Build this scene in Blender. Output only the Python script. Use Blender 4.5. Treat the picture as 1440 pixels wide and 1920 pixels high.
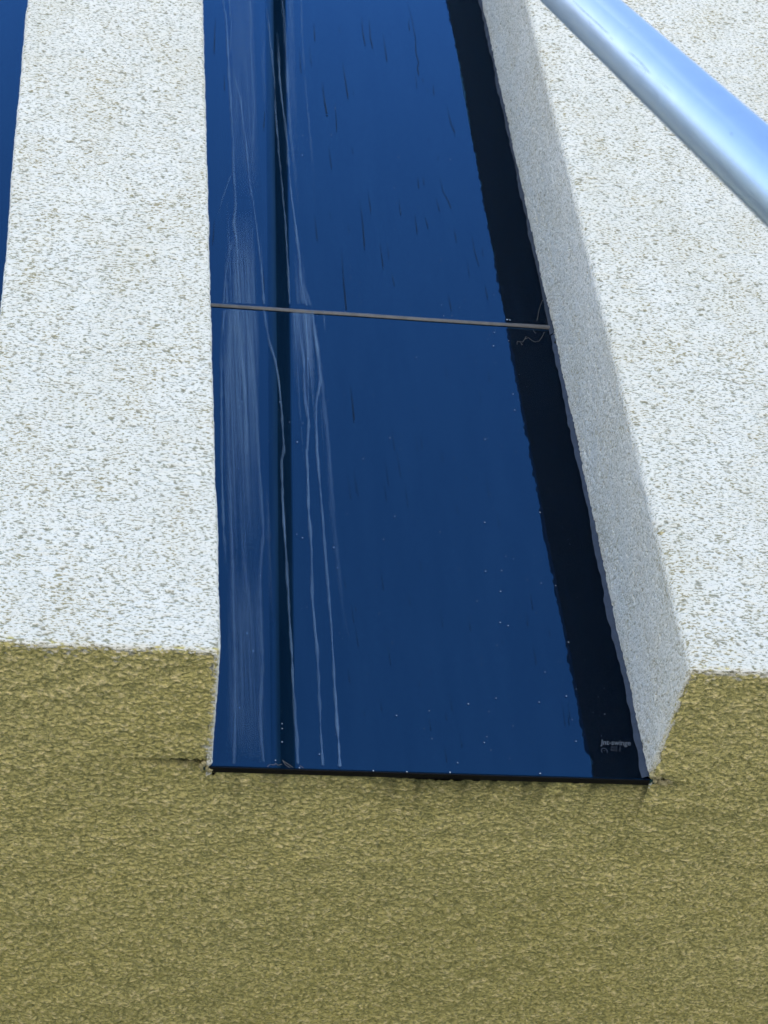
import bpy, bmesh, math, random
import numpy as np
from mathutils import Vector, Matrix
R_ = math.radians
random.seed(7)
S = bpy.context.scene
for o in list(bpy.data.objects):
    bpy.data.objects.remove(o)

# ------------------------------------------------------------------ camera
# X along the wall, Y into the wall, Z up.  z = 0 is the underside of the white wall.
CAM = (-0.20757, -1.86689, -1.65704)
PITCH, ROLL, YAW, FPX = 2.356218, -0.110793, -0.226996, 3792.4
D = 0.22765            # depth of the glass behind the white face
ZG = -3.26             # ground level
ROT = Matrix.Rotation(YAW, 3, 'Z') @ Matrix.Rotation(PITCH, 3, 'X') @ Matrix.Rotation(ROLL, 3, 'Z')
cd = bpy.data.cameras.new('camera')
cam = bpy.data.objects.new('camera', cd)
S.collection.objects.link(cam)
cam.location = CAM
cam.rotation_euler = ROT.to_euler()
cd.sensor_fit = 'VERTICAL'
cd.sensor_height = 36.0
cd.sensor_width = 27.0
cd.lens = 36.0 * FPX / 1920.0
cd.clip_start = 0.02
cd.clip_end = 3000
cd.dof.use_dof = True
cd.dof.focus_distance = 2.95
cd.dof.aperture_fstop = 14.0
S.camera = cam

# ------------------------------------------------------------------ sky and sun
SUN_EL, SUN_AZ = 57.0, -38.0     # sun stands behind the building (azimuth from +Y towards +X, so here to the left)
w = bpy.data.worlds.new('World')
S.world = w
w.use_nodes = True
nt = w.node_tree
nt.nodes.clear()
sky = nt.nodes.new('ShaderNodeTexSky')
sky.sky_type = 'NISHITA'
sky.sun_disc = False
sky.sun_elevation = R_(SUN_EL)
sky.sun_rotation = R_(SUN_AZ)
sky.altitude = 100
sky.air_density = 1.0
sky.dust_density = 0.5
sky.ozone_density = 1.5
bg = nt.nodes.new('ShaderNodeBackground')
bg.inputs[1].default_value = 0.15
wo = nt.nodes.new('ShaderNodeOutputWorld')
nt.links.new(sky.outputs[0], bg.inputs[0])
nt.links.new(bg.outputs[0], wo.inputs[0])
sl = bpy.data.lights.new('sun', 'SUN')
sl.energy = 4.5
sl.angle = R_(0.5)
sl.color = (1.0, 0.95, 0.88)
sun = bpy.data.objects.new('sun', sl)
S.collection.objects.link(sun)
sd = Vector((math.sin(R_(SUN_AZ)) * math.cos(R_(SUN_EL)), math.cos(R_(SUN_AZ)) * math.cos(R_(SUN_EL)), math.sin(R_(SUN_EL))))
sun.rotation_euler = sd.to_track_quat('Z', 'Y').to_euler()
sun.location = sd * 30
S.view_settings.view_transform = 'Standard'
S.view_settings.look = 'None'
S.view_settings.gamma = 1
S.view_settings.use_curve_mapping = False
S.view_settings.exposure = 1.8

# ------------------------------------------------------------------ helpers
C = S.collection
def at(px, py, Y):
    """point of the vertical plane y = Y that was surveyed at photo position (px, py)"""
    v = ROT @ Vector(((px - 720) / FPX, -(py - 960) / FPX, -1))
    t = (Y - CAM[1]) / v.y
    return Vector(CAM) + v * t

def link(name, me, mat=None, parent=None):
    o = bpy.data.objects.new(name, me)
    C.objects.link(o)
    if mat: me.materials.append(mat)
    if parent: o.parent = parent
    return o

def tag(o, label=None, cat=None, group=None, kind=None):
    if label: o['label'] = label
    if cat: o['category'] = cat
    if group: o['group'] = group
    if kind: o['kind'] = kind
    return o

def pydata(name, v, f, smooth=True):
    me = bpy.data.meshes.new(name)
    me.from_pydata([tuple(p) for p in v], [], f)
    me.update()
    if smooth:
        me.polygons.foreach_set('use_smooth', [True] * len(me.polygons))
    return me

def grid_mesh(name, P, attrs=None, mask=None):
    """P: (n, m, 3) array of positions -> quad mesh with point attributes"""
    n, m = P.shape[:2]
    idx = np.arange(n * m).reshape(n, m)
    q = np.stack([idx[:-1, :-1], idx[1:, :-1], idx[1:, 1:], idx[:-1, 1:]], -1)
    q = q[mask] if mask is not None else q.reshape(-1, 4)
    nf = len(q)
    me = bpy.data.meshes.new(name)
    me.vertices.add(n * m)
    me.vertices.foreach_set('co', P.reshape(-1).astype(np.float32))
    me.loops.add(nf * 4)
    me.loops.foreach_set('vertex_index', q.reshape(-1).astype(np.int32))
    me.polygons.add(nf)
    me.polygons.foreach_set('loop_start', (np.arange(nf) * 4).astype(np.int32))
    me.polygons.foreach_set('use_smooth', np.ones(nf, dtype=bool))
    me.update(calc_edges=True)
    for k, a in (attrs or {}).items():
        at_ = me.attributes.new(k, 'FLOAT', 'POINT')
        at_.data.foreach_set('value', a.reshape(-1).astype(np.float32))
    return me

def boxes(name, L, bevel=0.0):
    bm = bmesh.new()
    for (x0, x1, y0, y1, z0, z1) in L:
        r = bmesh.ops.create_cube(bm, size=1)
        for v in r['verts']:
            v.co = Vector(((x0 + x1) / 2 + v.co.x * (x1 - x0), (y0 + y1) / 2 + v.co.y * (y1 - y0), (z0 + z1) / 2 + v.co.z * (z1 - z0)))
    if bevel:
        bmesh.ops.bevel(bm, geom=bm.edges[:], offset=bevel, segments=2, affect='EDGES')
    me = bpy.data.meshes.new(name)
    bm.to_mesh(me)
    bm.free()
    return me

def noise2(shape, sp, ln, seed):
    """gaussian random field, std 1; sp = grid spacing, ln = correlation length (metres)"""
    rg = np.random.default_rng(seed)
    a = rg.standard_normal(shape)
    kx = np.fft.fftfreq(shape[0], sp[0]) * 2 * np.pi
    kz = np.fft.rfftfreq(shape[1], sp[1]) * 2 * np.pi
    F = np.fft.rfft2(a) * np.exp(-0.5 * ((kx[:, None] * ln[0]) ** 2 + (kz[None, :] * ln[1]) ** 2))
    r = np.fft.irfft2(F, s=shape)
    return (r - r.mean()) / r.std()

def smooth01(x, a, b):
    t = np.clip((x - a) / (b - a), 0, 1)
    return t * t * (3 - 2 * t)

# ------------------------------------------------------------------ materials
class NT:
    def __init__(s, name):
        s.m = bpy.data.materials.new(name)
        s.m.use_nodes = True
        s.t = s.m.node_tree
        s.t.nodes.clear()
        s.out = s.t.nodes.new('ShaderNodeOutputMaterial')
    def n(s, typ, **kw):
        x = s.t.nodes.new(typ)
        for k, v in kw.items():
            if k.startswith('i_'):
                key = k[2:].replace('_', ' ')
                x.inputs[key].default_value = v
            else:
                setattr(x, k, v)
        return x
    def l(s, a, b): s.t.links.new(a, b)
    def attr(s, name): return s.n('ShaderNodeAttribute', attribute_name=name).outputs['Fac']
    def noise(s, scale, detail=3, rough=0.5, vec=None):
        x = s.n('ShaderNodeTexNoise')
        x.inputs['Scale'].default_value = scale
        x.inputs['Detail'].default_value = detail
        x.inputs['Roughness'].default_value = rough
        if vec is not None: s.l(vec, x.inputs['Vector'])
        return x.outputs['Fac']
    def pos(s, sc=(1, 1, 1)):
        g = s.n('ShaderNodeNewGeometry')
        mp = s.n('ShaderNodeMapping')
        mp.inputs['Scale'].default_value = sc
        s.l(g.outputs['Position'], mp.inputs['Vector'])
        return mp.outputs[0]
    def ramp(s, fac, pts):
        x = s.n('ShaderNodeValToRGB')
        e = x.color_ramp.elements
        while len(e) < len(pts): e.new(0.5)
        for i, (p, c) in enumerate(pts):
            e[i].position = p
            e[i].color = (c, c, c, 1) if not isinstance(c, tuple) else (*c, 1)
        s.l(fac, x.inputs[0])
        return x.outputs[0]
    def mix(s, f, a, b, mode='MIX'):
        x = s.n('ShaderNodeMix', data_type='RGBA', blend_type=mode)
        if isinstance(f, (int, float)): x.inputs[0].default_value = f
        else: s.l(f, x.inputs[0])
        for i, c in ((6, a), (7, b)):
            if isinstance(c, tuple): x.inputs[i].default_value = (*c, 1)
            else: s.l(c, x.inputs[i])
        return x.outputs[2]
    def math(s, op, a, b=0.0):
        x = s.n('ShaderNodeMath', operation=op)
        for i, c in ((0, a), (1, b)):
            if isinstance(c, (int, float)): x.inputs[i].default_value = c
            else: s.l(c, x.inputs[i])
        return x.outputs[0]
    def bsdf(s, col=None, rough=0.5, spec=0.5, metal=0.0, bump=None, bstr=0.3, bdist=0.001):
        b = s.n('ShaderNodeBsdfPrincipled')
        if isinstance(col, tuple): b.inputs['Base Color'].default_value = (*col, 1)
        elif col is not None: s.l(col, b.inputs['Base Color'])
        if isinstance(rough, (int, float)): b.inputs['Roughness'].default_value = rough
        else: s.l(rough, b.inputs['Roughness'])
        b.inputs['Specular IOR Level'].default_value = spec
        b.inputs['Metallic'].default_value = metal
        if bump is not None:
            bp = s.n('ShaderNodeBump')
            bp.inputs['Strength'].default_value = bstr
            bp.inputs['Distance'].default_value = bdist
            s.l(bump, bp.inputs['Height'])
            s.l(bp.outputs[0], b.inputs['Normal'])
        return b
    def done(s, sh):
        s.l(sh.outputs[0] if hasattr(sh, 'outputs') else sh, s.out.inputs[0])
        return s.m

def mat_stucco():
    k = NT('stucco')
    big = k.noise(2.3, 3, 0.55, k.pos())
    med = k.noise(14, 4, 0.6, k.pos((1, 1, 0.6)))
    grit = k.noise(262, 2.5, 0.55, k.pos((0.62, 1.15, 1.55)))
    grito = k.noise(250, 2.2, 0.5, k.pos((0.78, 1.15, 1.2)))
    grit2 = k.noise(700, 2, 0.5, k.pos((0.7, 1.1, 1.3)))
    # olive coat: paler grain tops over greener, darker hollows
    ol = k.mix(k.ramp(big, [(0.3, 0.0), (0.7, 1.0)]), (0.510, 0.435, 0.155), (0.555, 0.480, 0.200))
    ol = k.mix(k.math('MULTIPLY', k.ramp(k.noise(4.5, 5, 0.6, k.pos((0.7, 1, 1))), [(0.40, 0.0), (0.70, 1.0)]), 0.55), ol, (0.420, 0.375, 0.155))
    ol = k.mix(k.ramp(med, [(0.42, 0.0), (0.72, 0.5)]), ol, (0.460, 0.395, 0.155))
    ol = k.mix(k.attr('grain'), ol, (0.68, 0.565, 0.290))
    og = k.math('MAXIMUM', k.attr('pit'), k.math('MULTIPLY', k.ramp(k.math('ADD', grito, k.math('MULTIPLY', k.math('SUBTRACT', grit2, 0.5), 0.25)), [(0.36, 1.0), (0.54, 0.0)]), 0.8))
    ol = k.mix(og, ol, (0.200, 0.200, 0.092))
    # white roller coat that skipped the hollows
    wh = k.mix(k.ramp(med, [(0.35, 0.0), (0.75, 1.0)]), (0.675, 0.65, 0.590), (0.64, 0.61, 0.540))
    wh = k.mix(k.math('MULTIPLY', k.ramp(k.noise(5.5, 5, 0.6, k.pos((1, 1, 0.5))), [(0.45, 0.0), (0.72, 1.0)]), 0.55), wh, (0.575, 0.545, 0.465))
    dens = k.math('ADD', grit, k.math('MULTIPLY', k.math('SUBTRACT', 0.5, med), 0.10))
    dens = k.math('ADD', dens, k.math('MULTIPLY', k.math('SUBTRACT', grit2, 0.5), 0.25))
    skip = k.ramp(dens, [(0.390, 1.0), (0.475, 0.0)])
    skip = k.math('MULTIPLY', skip, k.math('SUBTRACT', 1.0, k.math('MULTIPLY', k.attr('side'), 0.25)))
    wh = k.mix(skip, wh, k.mix(k.ramp(med, [(0.45, 0.0), (0.6, 1.0)]), (0.27, 0.27, 0.205), (0.29, 0.255, 0.15)))
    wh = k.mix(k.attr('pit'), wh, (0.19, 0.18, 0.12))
    col = k.mix(k.attr('olive'), wh, ol)
    col = k.mix(k.attr('darken'), col, (0.075, 0.074, 0.030))
    ga = k.n('ShaderNodeMix', data_type='FLOAT')
    k.l(k.attr('olive'), ga.inputs[0]); k.l(grit, ga.inputs[2]); k.l(grito, ga.inputs[3])
    hgt = k.math('ADD', ga.outputs[0], k.math('MULTIPLY', grit2, 0.3))
    return k.done(k.bsdf(col, 0.9, 0.2, bump=hgt, bstr=0.9, bdist=0.0042))

def mat_flat(name, col, rough=0.9, spec=0.3, metal=0.0, ns=60, var=0.3, bdist=0.0006, bstr=0.4):
    k = NT(name)
    n = k.noise(ns, 4, 0.6, k.pos())
    c2 = tuple(c * (1 - var) for c in col)
    c = k.mix(k.ramp(n, [(0.35, 0.0), (0.7, 1.0)]), col, c2)
    return k.done(k.bsdf(c, rough, spec, metal, bump=n, bstr=bstr, bdist=bdist))

def mat_glass():
    k = NT('dark_reflective_glass')
    wav = k.noise(5, 2, 0.5, k.pos((1, 1, 0.4)))
    film = k.noise(9, 5, 0.65, k.pos((3, 1, 0.35)))
    lw = k.n('ShaderNodeFresnel')
    lw.inputs[0].default_value = 1.50
    fac = k.math('MULTIPLY', k.math('POWER', lw.outputs[0], 1.65), 9.9)      # two faces and a solar coating
    bp = k.n('ShaderNodeBump')
    bp.inputs['Strength'].default_value = 0.25
    bp.inputs['Distance'].default_value = 0.0006
    k.l(wav, bp.inputs['Height'])
    d = k.n('ShaderNodeBsdfDiffuse')
    k.l(k.mix(k.ramp(film, [(0.4, 0.0), (0.8, 1.0)]), (0.0015, 0.008, 0.020), (0.003, 0.012, 0.028)), d.inputs[0])
    g = k.n('ShaderNodeBsdfGlossy')
    g.inputs['Color'].default_value = (0.21, 0.53, 1.0, 1)
    g.inputs['Roughness'].default_value = 0.015
    k.l(bp.outputs[0], g.inputs['Normal'])
    mx = k.n('ShaderNodeMixShader')
    k.l(fac, mx.inputs[0])
    k.l(d.outputs[0], mx.inputs[1])
    k.l(g.outputs[0], mx.inputs[2])
    return k.done(mx)

def mat_film(name, col, strength, nscale=90, stretch=(1, 1, 0.06), lo=0.25, hi=0.75, rough=0.8, spec=0.2):
    """thin deposit lying on the glass; attribute 'a' is how thick it is"""
    k = NT(name)
    n = k.noise(nscale, 4, 0.6, k.pos(stretch))
    a = k.math('MULTIPLY', k.attr('a'), k.ramp(n, [(lo, 0.25), (hi, 1.0)]))
    a = k.math('MULTIPLY', a, strength)
    tr = k.n('ShaderNodeBsdfTransparent')
    b = k.bsdf(col, rough, spec)
    mx = k.n('ShaderNodeMixShader')
    k.l(a, mx.inputs[0])
    k.l(tr.outputs[0], mx.inputs[1])
    k.l(b.outputs[0], mx.inputs[2])
    return k.done(mx)

def mat_painted_reflection():  # film that puts the reveal's dark reflection into the colour
    k = NT('painted_reflection_film')
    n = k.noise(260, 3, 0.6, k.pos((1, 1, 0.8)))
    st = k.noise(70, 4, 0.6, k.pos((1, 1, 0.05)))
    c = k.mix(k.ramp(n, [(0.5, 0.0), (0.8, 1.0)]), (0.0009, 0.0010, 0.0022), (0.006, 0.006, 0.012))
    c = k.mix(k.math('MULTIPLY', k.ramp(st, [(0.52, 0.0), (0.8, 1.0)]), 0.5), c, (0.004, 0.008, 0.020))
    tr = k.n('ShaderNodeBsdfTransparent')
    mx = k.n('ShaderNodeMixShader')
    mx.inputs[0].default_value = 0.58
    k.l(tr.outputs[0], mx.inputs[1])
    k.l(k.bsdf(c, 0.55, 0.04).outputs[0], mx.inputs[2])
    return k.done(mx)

def mat_pole():
    k = NT('satin_aluminium')
    n = k.noise(30, 4, 0.6, k.pos())
    st = k.noise(160, 3, 0.6, k.pos((1, 0.3, 0.1)))
    col = k.mix(k.ramp(n, [(0.4, 0.0), (0.7, 0.6)]), (0.47, 0.58, 0.66), (0.43, 0.54, 0.62))
    r = k.ramp(st, [(0.3, 0.33), (0.8, 0.42)])
    return k.done(k.bsdf(col, r, 0.5, 1.0, bump=n, bstr=0.05, bdist=0.0004))

M = {}
M['stucco'] = mat_stucco()
M['glass'] = mat_glass()
M['lime'] = mat_film('limescale', (0.17, 0.27, 0.42), 0.44, lo=0.3, hi=0.7)
M['veil'] = mat_film('limescale_veil', (0.15, 0.25, 0.40), 0.36, nscale=330, stretch=(1, 1, 0.010), lo=0.38, hi=0.66)
M['rain'] = mat_film('clean_rain_track', (0.002, 0.008, 0.02), 0.8, nscale=400, stretch=(1, 1, 0.3), lo=0.3, hi=0.6, rough=0.2)
M['strip'] = mat_painted_reflection()
M['rubber'] = mat_flat('black_rubber', (0.012, 0.012, 0.013), 0.38, 0.4, ns=120, var=0.4)
M['silicone'] = mat_flat('grey_silicone', (0.105, 0.096, 0.090), 0.5, 0.4, ns=90, var=0.35)
M['bead'] = mat_flat('blue_grey_sealant', (0.026, 0.034, 0.054), 0.45, 0.35, ns=150, var=0.4, bdist=0.002)
M['frame'] = mat_flat('black_frame', (0.004, 0.004, 0.005), 0.7, 0.1, ns=90)
M['speck'] = mat_flat('pale_dust', (0.30, 0.34, 0.40), 0.9, 0.1, ns=500)
M['web'] = mat_flat('cobweb_thread', (0.15, 0.14, 0.13), 0.9, 0.1, ns=300)
M['print'] = mat_flat('grey_print', (0.10, 0.115, 0.14), 0.8, 0.1, ns=500, var=0.5)
M['print2'] = mat_flat('faded_print', (0.030, 0.038, 0.055), 0.8, 0.1, ns=500, var=0.6)
M['pole'] = mat_pole()
M['scratch'] = mat_film('scratch_grime', (0.05, 0.09, 0.16), 0.75, nscale=200, stretch=(1, 1, 1), lo=0.3, hi=0.6)
M['crumb'] = mat_flat('broken_plaster', (0.40, 0.35, 0.20), 0.95, 0.1, ns=200, var=0.6, bdist=0.002)
M['ground'] = mat_flat('pale_paving', (0.52, 0.49, 0.44), 0.9, 0.2, ns=3, var=0.35, bdist=0.004)
M['sun_shading_roof'] = mat_flat('sun_shading_roof_grey', (0.10, 0.10, 0.10), 0.9, 0.2, ns=8)

# ------------------------------------------------------------------ ground
me = bpy.data.meshes.new('ground')
bm = bmesh.new()
bmesh.ops.create_grid(bm, x_segments=8, y_segments=8, size=400)
bm.to_mesh(me); bm.free()
g = link('ground', me, M['ground'])
g.location = (0, 0, ZG)
tag(g, kind='structure')

# ------------------------------------------------------------------ building
bld = bpy.data.objects.new('stucco_building', None)
C.objects.link(bld)
bld.location = (0.3, 0.1, ZG)
tag(bld, 'building with rough white stucco wall, olive stucco underside and recessed blue glass strips', 'building')
def part(name, me, mat, parent=None):
    o = link(name, me, mat)
    p = parent or bld
    o.parent = p
    o.matrix_parent_inverse = Matrix.Translation(-Vector(bld.location)) if p is bld else Matrix.Identity(4)
    return o

ZT = 2.55
XA = -0.3038           # left arris of the pier
XW = 0.6               # right side of the recess
XL = 0.010             # left side of the recess at the glass
I = 0.005
core = boxes('core', [
    (XA + I, -I, I, D + 0.05, 0.036, ZT),
    (XW + I, 9.0, I, D + 0.05, 0.036, ZT),
    (-9.0, -0.92, I, D + 0.05, 0.036, ZT)])
o = part('wall_core', core, M['stucco'])
YB = 1.75              # the base wall stands back under the overhang
low = boxes('lower', [(-9.0, 9.0, YB, 9.0, ZG, 0.0)])
a_ = low.attributes.new('olive', 'FLOAT', 'POINT'); a_.data.foreach_set('value', [1.0] * len(low.vertices))
part('base_wall', low, M['stucco'])
# slab over the underside; the open seam behind the glass is left free
sof = boxes('soffit_core', [(-9.0, XA - 0.03, 0.004, YB, 0.004, 0.03), (XA - 0.03, -0.010, 0.012, YB, 0.020, 0.034), (XW + 0.010, 9.0, 0.012, YB, 0.020, 0.034), (-0.010, XW + 0.010, D + 0.030, YB, 0.020, 0.034)])
a_ = sof.attributes.new('olive', 'FLOAT', 'POINT'); a_.data.foreach_set('value', [1.0] * len(sof.vertices))
part('soffit_core', sof, M['stucco'])
part('building_body', boxes('body', [(-9.0, 9.0, D + 0.07, 9.0, 0.035, ZT)]), M['stucco'])
part('sun_shading_roof', boxes('sun_shading_roof', [(-9.0, 9.0, 0.10, 9.0, ZT + 0.003, ZT + 0.30)]), M['sun_shading_roof'])  # unseen roof edge, raised to keep the sun off the pole top

def stucco_height(n1, n2, n3, flat):
    """grain of the coat in units of about a millimetre: rolled plateaus with torn hollows"""
    h = 0.85 * n1 + 0.55 * n2 + 0.25 * n3
    t = 0.15
    return t - np.log1p(np.exp((t - h) * flat)) / flat, h

def sweep_wall(name, path, zs, seed, ds):
    """vertical coat: path = list of (x, y) polyline seen from above, outside on its right; curls under at z = 0"""
    path = np.array(path, float)
    seg = np.linalg.norm(np.diff(path, axis=0), axis=1)
    s = np.concatenate([[0], np.cumsum(seg)])
    n = int(s[-1] / ds) + 1
    si = np.linspace(0, s[-1], n)
    px = np.interp(si, s, path[:, 0]); py = np.interp(si, s, path[:, 1])
    tx = np.gradient(px); ty = np.gradient(py)
    # soften the direction a little so corners carry a clean normal
    kk = np.ones(5) / 5
    tx = np.convolve(np.pad(tx, 2, 'edge'), kk, 'valid'); ty = np.convolve(np.pad(ty, 2, 'edge'), kk, 'valid')
    l = np.hypot(tx, ty); nx, ny = ty / l, -tx / l
    r = 0.008
    ncurl = 10
    dz = zs[2]
    zz = np.arange(zs[1], r, -dz)
    ang = np.linspace(0, np.pi / 2, ncurl)
    z = np.concatenate([zz, r - r * np.sin(ang)])
    off = np.concatenate([np.zeros(len(zz)), -r * (1 - np.cos(ang))])
    nz_ = np.concatenate([np.zeros(len(zz)), -np.sin(ang)])
    nh = np.concatenate([np.ones(len(zz)), np.cos(ang)])
    sh = (n, len(z))
    sp = (ds, dz)
    n1 = noise2(sh, sp, (0.0021, 0.0015), seed)
    n2 = noise2(sh, sp, (0.0048, 0.0026), seed + 1)
    n3 = noise2(sh, sp, (0.020, 0.014), seed + 2)
    n4 = noise2(sh, sp, (0.0016, 0.0011), seed + 3)
    big = noise2(sh, sp, (0.09, 0.07), seed + 4)
    hs, h = stucco_height(n1, n2, n3, 2.0)
    H = hs * 0.00075 + n4 * 0.00015 + n3 * 0.00035 + big * 0.0004
    P = np.zeros(sh + (3,))
    hn = nh[None, :]
    P[..., 0] = px[:, None] + nx[:, None] * (off[None, :] + H * hn)
    P[..., 1] = py[:, None] + ny[:, None] * (off[None, :] + H * hn)
    P[..., 2] = z[None, :] + nz_[None, :] * H
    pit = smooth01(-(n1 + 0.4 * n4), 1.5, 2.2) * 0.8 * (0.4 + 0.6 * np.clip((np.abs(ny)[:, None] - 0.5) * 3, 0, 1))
    edge = z[None, :] + 0.0035 * n2 + 0.0025 * n1 + 0.003 * n3
    face = np.clip((np.abs(ny)[:, None] - 0.5) * 3, 0, 1)        # on the side of the recess the white runs right down
    ol = smooth01(-(edge + 0.004), -0.0025, 0.0025)
    grain = smooth01(n1 + 0.5 * n2, 0.9, 2.0)
    return grid_mesh(name, P, {'pit': pit, 'olive': ol, 'grain': grain, 'darken': np.zeros(sh), 'side': (1 - face) * np.ones(sh)})

def rounded(cx, cy, r, a0, a1, k=7):
    return [(cx + r * math.cos(R_(a0 + (a1 - a0) * i / k)), cy + r * math.sin(R_(a0 + (a1 - a0) * i / k))) for i in range(k + 1)]

ra = 0.007
# right-hand wall: from the glass along the side of the recess, round the arris, along the face
rb = 0.012
pr = [(XW, D + 0.02)] + rounded(XW + rb, rb, rb, 180, 270, 10) + [(1.17, 0.0)]
part('white_wall', sweep_wall('white_wall', pr, (0, 2.08, 0.0020), 11, 0.0016), M['stucco'])
# pier between the two recesses
pl = [(XA, 0.10)] + rounded(XA + ra, ra, ra, 180, 270) + rounded(-ra, ra, ra, 270, 360) + [(XL, D + 0.02)]
o = part('white_pier', sweep_wall('white_pier', pl, (0, 1.72, 0.0020), 41, 0.0016), M['stucco'])

# olive coat on the underside of the overhang, running back past the foot of the glass
def olive_coat(seed=71, ds=0.0016):
    x0, x1, y0, y1 = -0.40, 1.02, 0.003, 1.06
    xs = np.arange(x0, x1, ds)
    ys = np.concatenate([np.arange(y0, 0.5, ds), np.arange(0.5, y1, ds * 1.35)])
    n, m = len(xs), len(ys)
    X = xs[:, None] * np.ones((1, m)); Y = ys[None, :] * np.ones((n, 1))
    sh = (n, m); sp = (ds, ds)
    def shear(a, k=-0.10):            # the float was drawn slightly askew
        out = np.empty_like(a)
        for i in range(n):
            out[i] = np.roll(a[i], int(round(i * k)))
        return out
    n1 = shear(noise2(sh, sp, (0.0016, 0.0014), seed))
    n2 = shear(noise2(sh, sp, (0.0040, 0.0022), seed + 1))
    n3 = shear(noise2(sh, sp, (0.016, 0.010), seed + 2), -0.25)
    n4 = noise2(sh, sp, (0.0014, 0.0014), seed + 3)
    big = noise2(sh, sp, (0.07, 0.07), seed + 4)
    h = 0.9 * n1 + 0.35 * n2
    hs = h - 0.55 * np.log1p(np.exp((h - 0.6) * 3)) / 3 * 1.2        # rounded tops
    H = hs * 0.00125 + n4 * 0.0002 + n3 * 0.0009 + big * 0.0024
    # torn seams running out from both lower corners of the glass, a lip beside each
    yc = D + 0.004 + 0.0025 * np.sin(xs * 70) + 0.0012 * np.sin(xs * 190)
    yl = yc - 0.012 * np.clip((XL - xs) / 0.09, 0, 1) * np.where(xs < XL, 1, 0)
    e = (Y - yl[:, None])
    lf = np.where(xs < XL, np.exp(-((xs - XL) / 0.075) ** 2), 0) + np.where(xs > XW, np.exp(-((xs - XW) / 0.036) ** 2), 0)
    seam = np.exp(-(e / 0.0058) ** 2) * lf[:, None]
    H = H - seam * 0.016
    H = H + np.exp(-((e + 0.016) / 0.014) ** 2) * 0.0012 * lf[:, None]
    P = np.zeros(sh + (3,))
    P[..., 0] = X + 0.0003 * n4
    P[..., 1] = Y + 0.0003 * np.roll(n4, 7, 0)
    P[..., 2] = -H
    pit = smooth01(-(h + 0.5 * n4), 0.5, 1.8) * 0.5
    grain = smooth01(n1 + 0.3 * n2 + 0.5 * n4, 0.3, 2.2)
    # white overspill at the front edge and beside the recess
    side = np.where(X < (XL + XW) / 2, XL * np.clip(Y / D, 0, 1) - 0.004 - X, X - XW)
    e1 = smooth01(-(Y + 0.0075 * n2 + 0.004 * n1 + 0.004 * n3 - 0.008), -0.003, 0.003)
    e2 = smooth01(-(side + 0.0024 * n2 + 0.0018 * n1 - 0.0035), -0.0015, 0.0015) * (Y < D - 0.004)
    olive = 1 - np.clip(e1 + e2, 0, 1)
    flick = smooth01(n1 + 0.8 * n2, 1.9, 2.7) * smooth01(-Y, -0.04, 0.0) * 0.8
    olive = olive - np.clip(flick, 0, olive)
    mid = ((xs > XL - 0.004) & (xs < XW + 0.004))
    xle = XL * np.clip(ys / D, 0, 1) - 0.004
    midf = (xs[:-1, None] > xle[None, :-1]) & (xs[:-1, None] < XW + 0.004)
    # darker in the seams and along the open joint behind the glass
    darken = np.where(mid[:, None], np.exp(-(Y - D - 0.012) / 0.030), 0) * np.clip(0.62 + 0.2 * n2 + 0.3 * big, 0, 0.9)
    dark_streak = noise2((n, 1), (ds, 1), (0.006, 1), seed + 9)
    darken = darken + np.where(mid[:, None], np.exp(-(Y - D - 0.012) / 0.06) * smooth01(dark_streak, 0.4, 2.0) * 0.45, 0)
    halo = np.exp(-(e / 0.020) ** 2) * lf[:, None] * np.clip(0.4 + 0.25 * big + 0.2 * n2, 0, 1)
    darken = np.clip(darken * (Y > D) + seam * 1.0 + halo * 0.7, 0, 1)
    gap = (ys[:-1] < D + 0.0105)
    mk = ~(midf & gap[None, :])
    return grid_mesh('olive_underside', P, {'pit': pit, 'olive': olive, 'grain': grain, 'darken': darken}, mk)
part('olive_underside', olive_coat(), M['stucco'])

# broken plaster at the two lower corners of the glass
def crumb(loc, sx, sy, sz, rot, seed):
    rg = random.Random(seed)
    bm = bmesh.new()
    bmesh.ops.create_icosphere(bm, subdivisions=2, radius=1)
    for v in bm.verts:
        v.co *= 0.8 + 0.4 * rg.random()
    bmesh.ops.scale(bm, verts=bm.verts, vec=(sx, sy, sz))
    bmesh.ops.rotate(bm, verts=bm.verts, cent=(0, 0, 0), matrix=Matrix.Rotation(rot, 3, 'Y'))
    bmesh.ops.translate(bm, verts=bm.verts, vec=loc)
    me = bpy.data.meshes.new('plaster_crumb')
    bm.to_mesh(me); bm.free()
    return part('plaster_crumb', me, M['crumb'])
for i, (px, py, a, b, r) in enumerate([(1224, 1453, 5, 3, .9), (1236, 1456, 7, 3, -.2), (1243, 1468, 6, 2.4, .1), (1254, 1464, 5, 3, .5),
                                       (1228, 1464, 3, 2.5, .3), (1236, 1466, 3, 2, 1.2), (382, 1432, 3.2, 2.6, .4), (376, 1436, 2.6, 2, 0), (395, 1444, 4, 1.8, -.3),
                                       (388, 1440, 2.2, 1.8, .6), (378, 1441, 2, 1.5, .2)]):
    v_ = ROT @ Vector(((px - 720) / FPX, -(py - 960) / FPX, -1))
    p = Vector(CAM) + v_ * ((-0.001 - CAM[2]) / v_.z)
    crumb(p, a * 0.0011, 0.005, b * 0.0012, r, i)

# a knocked arris and a tuft of moss where the joint meets the reveal
M['moss'] = mat_flat('dark_moss', (0.012, 0.016, 0.008), 0.95, 0.05, ns=300, var=0.5)
o = crumb(at(1241, 1001, 0.004), 0.006, 0.004, 0.0035, 0.2, 50)
o.name = 'knocked_arris'
o = crumb(at(1043, 643, D - 0.003), 0.0035, 0.003, 0.006, 0.3, 51)
o.name = 'moss'
o.data.materials.clear(); o.data.materials.append(M['moss'])
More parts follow.
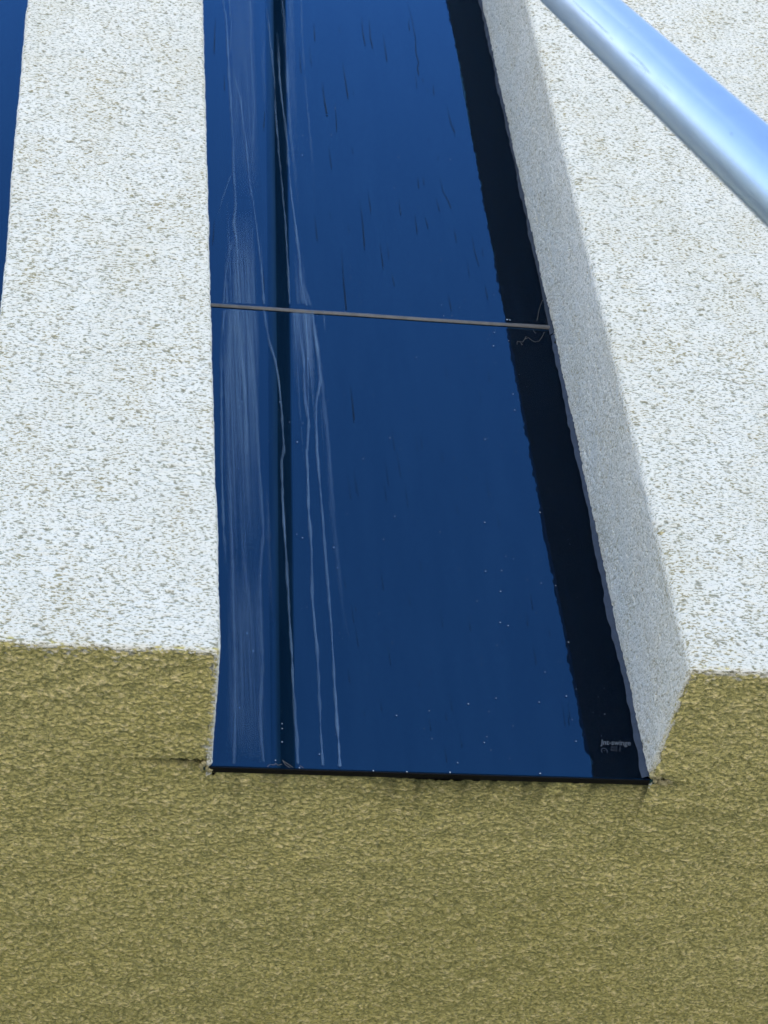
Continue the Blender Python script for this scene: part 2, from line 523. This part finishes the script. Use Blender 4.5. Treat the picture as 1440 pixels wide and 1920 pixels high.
# ------------------------------------------------------------------ the window
ZD = 0.9589
G = D                       # front of the glass
win = part('window', boxes('window', [(XL - 0.004, XW + 0.004, G + 0.0105, G + 0.028, 0.006, ZT - 0.05)]), M['frame'])
win['label'] = 'tall recessed strip of dark blue glass with lime streaks'
def wp(name, me, mat):
    o = link(name, me, mat)
    o.parent = win
    o.matrix_parent_inverse = Matrix.Identity(4)
    o.matrix_parent_inverse = (Matrix.Translation(Vector(bld.location)) @ win.matrix_parent_inverse).inverted()
    return o
hj = 0.0045
for i, (z0, z1) in enumerate(((0.0, ZD - hj), (ZD + hj, ZT - 0.05))):
    wp('pane', boxes('pane', [(XL - 0.012, XW + 0.012, G + 0.0003 * i, G + 0.010, z0, z1)], 0.0008), M['glass'])
# horizontal silicone joint, a little uneven and smeared over at its right end
n = 160
v = []; f = []
rg = np.random.default_rng(5)
w1 = np.cumsum(rg.standard_normal(n)) * 0.00006; w1 -= np.linspace(w1[0], w1[-1], n)
for i in range(n):
    x = XL - 0.006 + (XW - 0.003 - XL + 0.006) * i / (n - 1)
    fat = 1 + 0.25 * max(0, (x - 0.52) / 0.08)
    for a in range(7):
        t = math.pi * a / 6
        v.append((x, G - 0.0008 - 0.0022 * math.sin(t) * fat, ZD + w1[i] - 0.0040 * fat * math.cos(t)))
for i in range(n - 1):
    for a in range(6):
        f.append((i * 7 + a, i * 7 + a + 1, (i + 1) * 7 + a + 1, (i + 1) * 7 + a))
wp('foot_strip', boxes('foot_strip', [(XL - 0.004, XW + 0.003, G + 0.0006, G + 0.0100, -0.002, -0.0004)]), M['frame'])
hb = wp('silicone_joint', pydata('silicone_joint', v, f), M['silicone'])
hb['label'] = 'grey horizontal silicone joint between upper and lower panes'

# dark reflection of the recess side, painted as a film: rows of points from a measured inner edge to the side of the recess
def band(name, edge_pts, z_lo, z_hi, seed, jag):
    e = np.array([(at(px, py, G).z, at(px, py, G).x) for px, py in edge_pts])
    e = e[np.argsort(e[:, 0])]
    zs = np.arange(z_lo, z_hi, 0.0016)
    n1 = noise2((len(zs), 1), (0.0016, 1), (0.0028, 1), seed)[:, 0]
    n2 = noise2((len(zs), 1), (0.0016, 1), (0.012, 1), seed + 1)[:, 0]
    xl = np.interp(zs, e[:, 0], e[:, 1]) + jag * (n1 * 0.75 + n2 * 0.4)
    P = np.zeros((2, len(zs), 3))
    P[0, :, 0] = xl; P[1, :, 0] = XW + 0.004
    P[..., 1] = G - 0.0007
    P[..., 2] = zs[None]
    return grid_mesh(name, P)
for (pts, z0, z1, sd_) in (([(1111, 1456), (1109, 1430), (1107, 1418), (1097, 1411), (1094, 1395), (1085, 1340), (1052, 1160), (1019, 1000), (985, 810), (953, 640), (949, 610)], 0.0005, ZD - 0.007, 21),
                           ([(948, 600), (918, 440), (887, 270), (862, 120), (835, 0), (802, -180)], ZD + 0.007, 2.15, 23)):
    b = wp('painted_reflection', band('painted_reflection', pts, z0, z1, sd_, 0.0013), M['strip'])
    b['label'] = 'near-black film painting the reflection of the recess side in the glass'

# sealant bead beside the right-hand reveal
def bead(name, z0, z1, w0, w1_, seed, mat):
    zs = np.arange(z0, z1, 0.002)
    a = noise2((len(zs), 1), (0.002, 1), (0.006, 1), seed)[:, 0]
    b = noise2((len(zs), 1), (0.002, 1), (0.03, 1), seed + 1)[:, 0]
    wd = np.linspace(w0, w1_, len(zs)) * (1 + 0.12 * a + 0.18 * b)
    k = 7
    P = np.zeros((len(zs), k, 3))
    for j in range(k):
        t = j / (k - 1)
        P[:, j, 0] = XW + 0.004 - (wd + 0.004) * (1 - t)
        P[:, j, 1] = G - 0.0012 - 0.0045 * np.sin(t * math.pi * 0.55) * (1 + 0.15 * a * t)
        P[:, j, 2] = zs
    return wp(name, grid_mesh(name, P), mat)
bb = bead('sealant_bead', 0.001, ZD - 0.02, 0.0085, 0.004, 31, M['bead'])
bb['label'] = 'blue-grey sealant bead along the right reveal'
bead('sealant_bead', ZD - 0.02, 2.12, 0.004, 0.006, 33, M['rubber'])

# ---- deposits on the glass --------------------------------------------------
def ribbon(name, pts, wpx, mat, fade=(0.0, 0.0), strength=1.0, lift=0.0012, seed=0, wob=0.00022, flat=False):
    P0 = [at(x, y, G - lift) for x, y in pts]
    d = np.array([(p.x, p.z) for p in P0])
    l = np.concatenate([[0], np.cumsum(np.hypot(*np.diff(d, axis=0).T))])
    n = max(4, int(l[-1] / 0.004))
    u = np.linspace(0, l[-1], n)
    x = np.interp(u, l, d[:, 0]); z = np.interp(u, l, d[:, 1])
    ker = np.array([1, 2, 3, 2, 1]) / 9
    x = np.convolve(np.pad(x, 2, 'edge'), ker, 'valid'); z = np.convolve(np.pad(z, 2, 'edge'), ker, 'valid')
    rg = np.random.default_rng(seed + 100)
    j = np.convolve(rg.standard_normal(n + 8), np.ones(9) / 3, 'valid')[:n]
    x = x + j * wob
    wm = wpx * 0.00075 * (1 + 0.22 * np.convolve(rg.standard_normal(n + 4), np.ones(5) / 2.2, 'valid')[:n])
    if flat: wm = wpx * 0.00075 * np.ones(n)
    t = u / l[-1]
    fa = np.ones(n)
    if fade[0]: fa *= np.clip(t / fade[0], 0, 1)
    if fade[1]: fa *= np.clip((1 - t) / fade[1], 0, 1)
    prof = [(-0.62, 0), (-0.26, 0.65), (0.02, 0.85), (0.22, 1.0), (0.55, 0)] if not flat else [(-0.5, 0), (-0.3, 1), (0, 1), (0.3, 1), (0.5, 0)]
    P = np.zeros((n, 5, 3)); A = np.zeros((n, 5))
    for k, (o_, a_) in enumerate(prof):
        P[:, k, 0] = x + o_ * wm; P[:, k, 1] = G - lift; P[:, k, 2] = z
        A[:, k] = a_ * fa * strength
    return wp(name, grid_mesh(name, P, {'a': A}), mat)

def cr(pts, ox, oy, sc): return [(ox + x / sc, oy + y / sc) for x, y in pts]
U = lambda pts: cr(pts, 360, 0, 3.2)
Lw = lambda pts: cr(pts, 380, 600, 2.285)
streaks = [
    (U([(180, -60), (190, 20), (207, 130), (215, 300), (222, 420), (235, 660), (248, 850), (250, 1030), (262, 1200), (252, 1340), (268, 1440), (275, 1620), (290, 1825)]), 5.5, .95, (0, 0)),
    (U([(345, -60), (352, 80), (355, 300), (365, 500), (375, 640), (365, 800), (362, 950), (370, 1150)]), 5, .6, (0, .3)),
    (U([(240, 400), (290, 590), (310, 750), (330, 900), (345, 1080), (370, 1230), (395, 1420), (415, 1600), (425, 1720), (435, 1825)]), 4, .9, (.1, 0)),
    (U([(240, 1040), (200, 1140), (165, 1250), (150, 1290)]), 3, .6, (.1, .3)),
    (U([(222, -20), (235, 150), (232, 280), (218, 330)]), 4, .6, (0, .1)),
    (U([(538, -40), (555, 130), (565, 300), (580, 600), (590, 800), (615, 1000), (640, 1300)]), 7, .7, (0, .4)),
    (U([(512, 180), (530, 520), (548, 660), (570, 830), (580, 1000), (600, 1200), (620, 1350), (640, 1500), (655, 1680), (672, 1780), (690, 1835)]), 5.5, 1.0, (.2, 0)),
    (U([(655, -40), (660, 200), (685, 560), (710, 830), (730, 1050), (740, 1280)]), 5, .35, (0, .4)),
    (U([(245, 1420), (215, 1560), (200, 1650), (190, 1825)]), 4, .8, (.2, 0)),
    (U([(448, 30), (465, 200), (480, 350), (495, 480), (500, 620), (512, 800), (525, 960), (545, 1160), (560, 1330), (570, 1500), (580, 1650), (585, 1825)]), 4.5, .75, (.1, 0)),
    (U([(300, 1350), (330, 1600), (340, 1825)]), 9, .35, (.4, 0)),
    (U([(430, 100), (425, 400), (440, 700)]), 10, .25, (.3, .4)),
    (U([(660, 1690), (690, 1760), (712, 1835)]), 7, .6, (.1, 0)),
    (Lw([(95, -46), (80, 80), (80, 400), (85, 800), (100, 1060)]), 5.5, .7, (0, .15)),
    (Lw([(150, -46), (160, 100), (180, 290), (185, 350), (185, 600), (200, 900)]), 7, .7, (0, .4)),
    (Lw([(185, -46), (215, 200), (230, 400), (240, 600), (260, 900), (245, 1100), (250, 1300), (258, 1480), (245, 1700), (262, 1895)]), 6, .55, (0, 0)),
    (Lw([(105, 60), (110, 400), (118, 800), (130, 1060), (135, 1300), (140, 1700), (135, 1905)]), 5, .7, (.1, 0)),
    (Lw([(262, -46), (285, 90), (310, 170), (325, 250), (340, 400), (348, 560), (338, 600), (345, 800), (355, 960), (365, 1150), (380, 1400), (395, 1700), (410, 1905)]), 5, 1.0, (0, 0)),
    (Lw([(400, -46), (430, 150), (440, 350), (455, 440), (447, 580), (455, 820), (465, 980), (470, 1200), (490, 1400), (505, 1750), (515, 1912)]), 5.5, 1.0, (.1, 0)),
    (Lw([(468, -46), (495, 150), (505, 260), (485, 360), (490, 560), (515, 850), (530, 1050), (550, 1300), (570, 1640), (590, 1918)]), 5, 1.0, (0, 0)),
    (Lw([(440, -46), (450, 120), (452, 300), (455, 430)]), 4, .8, (0, .2)),
    (Lw([(480, 20), (510, 260), (535, 500), (555, 800), (590, 1150), (620, 1380)]), 9, .45, (0, .5)),
    (Lw([(170, 700), (175, 1000), (205, 1300), (210, 1600)]), 8, .3, (.3, .4)),
    (Lw([(275, 700), (285, 1000), (295, 1300)]), 7, .25, (.3, .4)),
    (Lw([(518, -46), (523, 30), (526, 60)]), 4, .5, (0, .6)),
]
rs = random.Random(12)
for k in range(26):          # fine run-off lines inside the milky patches
    if k < 10: x0, y0_, y1_ = rs.uniform(418, 490), rs.uniform(330, 480), 574
    elif k < 20: x0, y0_, y1_ = rs.uniform(416, 494), 580, rs.uniform(760, 1300)
    else: x0, y0_, y1_ = rs.uniform(545, 592), 584, rs.uniform(680, 900)
    dx = (x0 - 297) / (y0_ + 3050) * (y1_ - y0_) * rs.uniform(0.7, 1.2)
    streaks.append(([(x0, y0_), (x0 + dx * 0.5 + rs.uniform(-1, 1), (y0_ + y1_) / 2), (x0 + dx, y1_)], rs.uniform(2, 5), rs.uniform(.2, .5), (.5, .05) if k < 10 else (0.02, .6)))
for i, (pts, wd, st, fd) in enumerate(streaks):
    ribbon('lime_streak', pts, wd, M['lime'], fd, st, 0.0018 + 0.00006 * i, i)
veils = [
    (U([(300, 1250), (310, 1550), (315, 1825)]), 58, .8, (.7, 0)), (Lw([(170, -46), (165, 300), (170, 700), (185, 1050)]), 78, 1.0, (0, .75)),
    (Lw([(425, -46), (430, 130), (440, 330)]), 52, .9, (0, .9)), (U([(300, -60), (310, 500), (330, 1200)]), 70, .45, (0, .4)),
    (U([(640, 1500), (650, 1700), (660, 1825)]), 26, .6, (.8, 0)), (Lw([(175, 1000), (185, 1400), (190, 1900)]), 74, .5, (.3, .2)),
    (U([(590, -60), (600, 500), (620, 1000)]), 22, .4, (0, .6)),
]
for i, (pts, wd, st, fd) in enumerate(veils):
    ribbon('lime_veil', pts, wd, M['veil'], fd, st, 0.0008 + 0.00008 * i, 60 + i, 0, True)
Q = lambda pts: cr(pts, 640, 0, 3.2)
drips = [
    (Q([(122, 90), (128, 190), (143, 270)]), 2.6, 1), (Q([(165, 90), (175, 230), (188, 285)]), 2.4, 1), (Q([(5, 350), (22, 470), (40, 585)]), 3.0, 1),
    (Q([(112, 1190), (130, 1360), (140, 1490)]), 3, 1), (Q([(230, 1440), (243, 1540), (252, 1610)]), 2.2, 1), (Q([(0, 1490), (15, 1700), (30, 1862)]), 3.2, 0),
    (Q([(440, 1270), (455, 1400)]), 2, 1), (Q([(588, 1040), (610, 1150), (640, 1200), (658, 1250)]), 2.4, 0), (Q([(630, 615), (650, 710), (672, 780), (688, 798)]), 2.2, 0),
    (Q([(396, 0), (420, 100), (445, 230), (448, 320), (468, 380), (455, 400), (465, 450)]), 3.0, 0), (Q([(480, 465), (495, 490)]), 2.4, 0), (Q([(410, 100), (403, 140), (411, 185)]), 2.2, 0),
    (Q([(780, 1390), (798, 1500), (825, 1590)]), 2, 1), (Q([(860, 1700), (878, 1790)]), 2, 1), (Q([(640, 1760), (660, 1860)]), 2, 1),
    (Q([(552, 495), (557, 575)]), 2, 0), (Q([(345, 1180), (357, 1295)]), 2, 0), (Q([(160, 1140), (178, 1275)]), 2, 1), (Q([(500, 1290), (520, 1365)]), 2.2, 1),
    (Q([(458, 1050), (465, 1130)]), 2.2, 0), (Q([(490, 1055), (497, 1110)]), 2.2, 0), (Q([(248, 190), (275, 370)]), 2.4, 0), (Q([(568, 1180), (590, 1268)]), 2, 0), (Q([(300, 1630), (320, 1720)]), 2, 0), (Q([(676, 1365), (690, 1450)]), 2, 1),
    (U([(730, 130), (738, 240)]), 2.6, 1), (U([(780, 480), (795, 600), (810, 690)]), 4, 1), (U([(140, 100), (133, 315)]), 2.6, 1), (U([(195, 440), (195, 545)]), 2, 0),
    (U([(440, 640), (430, 775)]), 2.6, 1), (U([(735, 1290), (752, 1440)]), 2, 1), (U([(425, 1600), (433, 1745)]), 2.6, 1), (U([(820, 870), (838, 1010)]), 2, 1), (U([(860, 610), (868, 785)]), 2, 1),
    (U([(645, 280), (655, 440)]), 2, 0), (U([(135, 1300), (125, 1460)]), 2.2, 1),
    (Lw([(632, 275), (642, 360), (650, 435)]), 3.2, 1),
]
rr = random.Random(3)
for k in range(44):
    y = rr.uniform(660, 1420); x = rr.uniform(640, 940 + (y - 600) * 0.18)
    l = rr.uniform(10, 55)
    drips.append(([(x, y), (x + l * 0.09, y + l * 0.6), (x + l * 0.14, y + l)], rr.uniform(1.2, 1.8), 0))
for k in range(16):
    y = rr.uniform(20, 520); x = rr.uniform(560, 830 + y * 0.17)
    l = rr.uniform(8, 40)
    drips.append(([(x, y), (x + l * 0.12, y + l)], rr.uniform(1.2, 2.0), rr.random() < 0.3))
def drop_mesh():
    bm = bmesh.new()
    bmesh.ops.create_icosphere(bm, subdivisions=2, radius=1)
    for v in bm.verts:
        v.co.y *= 0.45
        v.co.z *= 1.25
    me = bpy.data.meshes.new('rain_drop')
    bm.to_mesh(me); bm.free()
    me.polygons.foreach_set('use_smooth', [True] * len(me.polygons))
    me.materials.append(M['glass'])
    return me
dm = drop_mesh()
for i, (pts, wd, dr) in enumerate(drips):
    t = ribbon('rain_track', pts, wd * 1.35, M['rain'], (0.8, 0.0), 1.0 if i < 37 else 0.6, 0.0005, 200 + i, 0.0001, True)
    if dr:
        o = link('rain_drop', dm)
        o.parent = win
        o.matrix_parent_inverse = (Matrix.Translation(Vector(bld.location)) @ win.matrix_parent_inverse).inverted()
        o.location = at(*pts[-1], G - 0.0004)
        s = wd * 0.00056
        o.scale = (s, s, s)
# dust specks: too small to pick apart
bm = bmesh.new()
def speck(px, py, r):
    p = at(px, py, G - 0.0014)
    q = bmesh.ops.create_icosphere(bm, subdivisions=1, radius=r)
    for v in q['verts']:
        v.co = Vector((v.co.x * rr.uniform(.8, 1.3), v.co.y * 0.4, v.co.z * rr.uniform(.8, 1.2))) + p
for k in range(230):
    y = rr.uniform(600, 1440)
    x = rr.uniform(430, 960 + (y - 600) * 0.3)
    if rr.random() < 0.35: x = rr.uniform(900, 960 + (y - 600) * 0.3)
    if x > 1010 + (y - 600) * 0.19: continue
    speck(x, y, 0.00025 + 0.0008 * rr.random() ** 4)
for k in range(60):
    y = 600 - 500 * rr.random() ** 2.5
    speck(rr.uniform(560, 900 + y * 0.1), y - 8, 0.0003 + 0.0006 * rr.random() ** 3)
for px, py, r in [(938, 1167, 1.3), (1066, 1204, 1.4), (681, 860, 1.2), (731, 821, 1.2), (529, 1357, 1.3), (529, 1366, 1.2), (529, 1391, 1.3), (781, 670, 1.2), (1062, 1305, 1.4), (844, 1448, 1.6), (763, 1447, 1.6), (1013, 1450, 1.6), (700, 1445, 1.5), (951, 599, 2.4), (956, 600, 2.0), (740, 968, 1.2), (858, 1430, 1.2), (719, 1011, 1.0)]:
    speck(px, py, r * 0.00075)
me = bpy.data.meshes.new('dust'); bm.to_mesh(me); bm.free()
tag(wp('dust', me, M['speck']), kind='stuff')

# maker's mark printed low at the right edge of the glass
def text(name, body, px, py, hpx, mat, shear=0.0, wide=1.0, bold=0.0):
    cu = bpy.data.curves.new(name, 'FONT')
    cu.body = body
    cu.size = hpx * 0.00085
    cu.shear = shear
    cu.offset = bold
    cu.extrude = 0.0001
    cu.space_character = 1.0
    ob = bpy.data.objects.new('tmp', cu)
    C.objects.link(ob)
    dg = bpy.context.evaluated_depsgraph_get()
    me = bpy.data.meshes.new_from_object(ob.evaluated_get(dg))
    bpy.data.objects.remove(ob)
    p = at(px, py, G - 0.0011)
    for v in me.vertices:
        v.co = Vector((p.x + v.co.x * wide, p.y - v.co.z, p.z + v.co.y))
    me.materials.clear()
    return wp(name, me, mat)
t_ = text('printed_lettering', 'Jnt-swinge', 1127, 1396, 15, M['print'], 0.25, 0.80, 0.0002)
t_['label'] = 'small pale grey lettering printed low at the right edge of the glass'
text('printed_lettering', '3022  E', 1145, 1403, 6, M['print2'], 0.1, 0.95, 0.0001)
text('printed_lettering', '8022 Z', 1145, 1408, 6, M['print2'], 0.1, 0.95, 0.0001)
v = []; f = []
c0 = at(1133, 1408, G - 0.0011)
for i in range(25):
    a = R_(-40 + 260 * i / 24)
    for r in (0.0034, 0.0048):
        v.append((c0.x + r * math.cos(a), c0.y, c0.z + r * math.sin(a) * 1.15))
for i in range(24): f.append((2 * i, 2 * i + 1, 2 * i + 3, 2 * i + 2))
k0 = len(v)
for x, z in ((-0.0018, 0.0002), (0.0018, 0.0002), (0.0018, 0.0012), (-0.0018, 0.0012)): v.append((c0.x + x, c0.y, c0.z + z))
f.append((k0, k0 + 1, k0 + 2, k0 + 3))
wp('printed_emblem', pydata('printed_emblem', v, f, False), M['print2'])

# ---- the neighbouring recess on the left -----------------------------------
win2 = part('window', boxes('window', [(-0.92, XA - 0.001, G + 0.0105, G + 0.028, 0.006, ZT - 0.05)]), M['frame'])
win2['label'] = 'second blue glass strip at the left edge'
o = link('pane', boxes('pane', [(-0.919, XA + 0.02, G, G + 0.010, 0.0, ZT - 0.05)], 0.0008), M['glass'])
o.parent = win2
o.matrix_parent_inverse = (Matrix.Translation(Vector(bld.location)) @ win2.matrix_parent_inverse).inverted()

# ------------------------------------------------------------------ cobweb
def threads(name, lines, r, mat):
    bm = bmesh.new()
    for pts in lines:
        for a, b in zip(pts[:-1], pts[1:]):
            d = b - a
            if d.length < 1e-6: continue
            q = bmesh.ops.create_cone(bm, cap_ends=True, segments=5, radius1=r, radius2=r, depth=d.length)
            mt = Matrix.Translation((a + b) / 2) @ d.to_track_quat('Z', 'Y').to_matrix().to_4x4()
            bmesh.ops.transform(bm, matrix=mt, verts=q['verts'])
    me = bpy.data.meshes.new(name)
    bm.to_mesh(me); bm.free()
    return link(name, me, mat)
W8 = lambda pts, y=0.006: [at(880 + a / 8, 560 + b / 8, G - y) for a, b in pts]
cw = threads('cobweb', [W8([(715, 690), (720, 640), (760, 645), (800, 650), (835, 600), (850, 565)]), W8([(775, 680), (800, 695), (770, 660)]),
                        W8([(840, 600), (890, 585), (920, 612), (960, 640), (990, 648), (1050, 632), (1080, 590), (1105, 545), (1125, 500)]),
                        W8([(960, 470), (985, 515), (1000, 510)])], 0.00026, M['web'])
tag(cw, 'cobweb threads hanging below the right end of the grey silicone joint', 'cobweb', 'cobwebs on the glass')
cw2 = threads('cobweb', [W8([(1100, 20), (1085, 60), (1060, 120), (1045, 170), (1035, 220), (1030, 260), (1012, 330)])], 0.00028, M['web'])
tag(cw2, 'single cobweb thread above the right end of the grey joint', 'cobweb', 'cobwebs on the glass')
W7 = lambda pts: [at(480 + a / 7.2, 1380 + b / 7.2, G - 0.004) for a, b in pts]
cw3 = threads('cobweb', [W7([(150, 415), (190, 385), (250, 390), (265, 370), (300, 395), (350, 380)]), W7([(355, 325), (420, 370), (500, 425)]), W7([(360, 330), (400, 390), (460, 430)]), W7([(595, 400), (640, 430)])], 0.0003, M['web'])
tag(cw3, 'small tangled cobweb low on the glass just above its black bottom edge', 'cobweb', 'cobwebs on the glass')

# ------------------------------------------------------------------ slanting pole
# it leans on the top edge of the wall; the line was found from the pole and its mirror image in the glass
PX, PY, PDX, PDY = 0.24277, -0.93545, -0.00732, 0.35498
RP = 0.0246
def pole_at(z): return Vector((PX + PDX * z, PY + PDY * z, z))
foot = pole_at(ZG + 0.012); top = pole_at(ZT + 0.07)
dirp = (foot - top).normalized()
pole = bpy.data.objects.new('slanting_pole', None)
C.objects.link(pole)
pole.location = foot
tag(pole, 'pale satin metal pole slanting across the upper right in front of the white wall', 'pole')
def tube(name, a, b, r, seg=64, rings=2, caps=True):
    d = (b - a); q = d.to_track_quat('Z', 'Y').to_matrix()
    v = []; f = []
    for j in range(rings):
        c = a + d * j / (rings - 1)
        for i in range(seg):
            t = 2 * math.pi * i / seg
            v.append(c + q @ Vector((r * math.cos(t), r * math.sin(t), 0)))
    for j in range(rings - 1):
        for i in range(seg):
            k = (i + 1) % seg
            f.append((j * seg + i, j * seg + k, (j + 1) * seg + k, (j + 1) * seg + i))
    if caps:
        f.append(tuple(range(seg))[::-1]); f.append(tuple((rings - 1) * seg + i for i in range(seg)))
    return pydata(name, [tuple(p) for p in v], f, True)
def pp(name, me, mat):
    o = link(name, me, mat)
    o.parent = pole
    o.matrix_parent_inverse = Matrix.Translation(-Vector(pole.location))
    return o
pp('tube', tube('tube', foot, top, RP), M['pole'])
# scratches and scuffs in the finish
def on_pole(px, py, lift=0.0002):
    v = (ROT @ Vector(((px - 720) / FPX, -(py - 960) / FPX, -1))).normalized()
    u = -dirp
    w0 = Vector(CAM) - foot
    a1 = v - u * v.dot(u); b1 = w0 - u * w0.dot(u)
    A_, B_, C_ = a1.dot(a1), 2 * a1.dot(b1), b1.dot(b1) - (RP + lift) ** 2
    dd = B_ * B_ - 4 * A_ * C_
    return Vector(CAM) + v * ((-B_ - math.sqrt(max(dd, 0))) / (2 * A_))
def scratch(pts, wpx):
    v = []; f = []; al = []
    n = len(pts)
    for i, (x, y) in enumerate(pts):
        wl = wpx * (0.35 if i in (0, n - 1) else 1)
        for k, (q, a) in enumerate(((-0.5, 0.0), (0.0, 1.0), (0.5, 0.0))):
            v.append(on_pole(x + q * wl * 0.7, y - q * wl * 0.7)); al.append(a)
    for i in range(n - 1):
        for k in range(2):
            f.append((3 * i + k, 3 * i + k + 1, 3 * i + k + 4, 3 * i + k + 3))
    me = pydata('scratch', v, f)
    t = me.attributes.new('a', 'FLOAT', 'POINT'); t.data.foreach_set('value', al)
    return pp('scratch', me, M['scratch'])
Z1 = lambda pts: [(1000 + a / 3.273, b / 3.273) for a, b in pts]
scratch(Z1([(240, 0), (290, 50), (350, 105), (400, 150), (440, 190), (465, 208)]), 2.6)
scratch(Z1([(580, 318), (610, 338), (650, 375), (680, 408), (705, 440), (720, 455)]), 2.8)
scratch(Z1([(470, 220), (485, 245), (498, 238)]), 1.8)
scratch(Z1([(665, 470), (685, 455), (688, 435), (670, 420), (630, 395), (590, 372)]), 1.6)
scratch(Z1([(560, 190), (580, 172), (600, 172)]), 1.6)
scratch(Z1([(665, 238), (685, 225)]), 1.8)
scratch(Z1([(340, 120), (350, 150), (372, 158)]), 1.6)
scratch(Z1([(1205, 815), (1222, 826), (1212, 840)]), 3.6)
scratch(Z1([(780, 500), (815, 535), (850, 565)]), 1.6)
# added dark strip on the pole's wall side to darken its mirror image
def added_dark_strip():
    u = -dirp
    fy = (Vector((0.10, 1, 0)) - u * u.dot(Vector((0.10, 1, 0)))).normalized()
    fx = fy.cross(u).normalized()
    v = []; f = []
    k = 15
    for p in (foot + u * 0.05, top - u * 0.01):
        for i in range(k):
            a = R_(-26 + 76 * i / (k - 1))
            v.append(p + (fy * math.cos(a) + fx * math.sin(a)) * (RP + 0.0009 * math.sin(math.pi * i / (k - 1))))
    for i in range(k - 1): f.append((i, i + 1, k + i + 1, k + i))
    return pydata('added_dark_strip', v, f)
pp('added_dark_strip', added_dark_strip(), M['rubber'])
pp('end_cap', tube('end_cap', top, top - dirp * 0.012, RP * 1.04), M['rubber'])
pp('base_plate', boxes('base_plate', [(foot.x - 0.09, foot.x + 0.09, foot.y - 0.09, foot.y + 0.09, ZG + 0.001, ZG + 0.013)], 0.002), M['pole'])
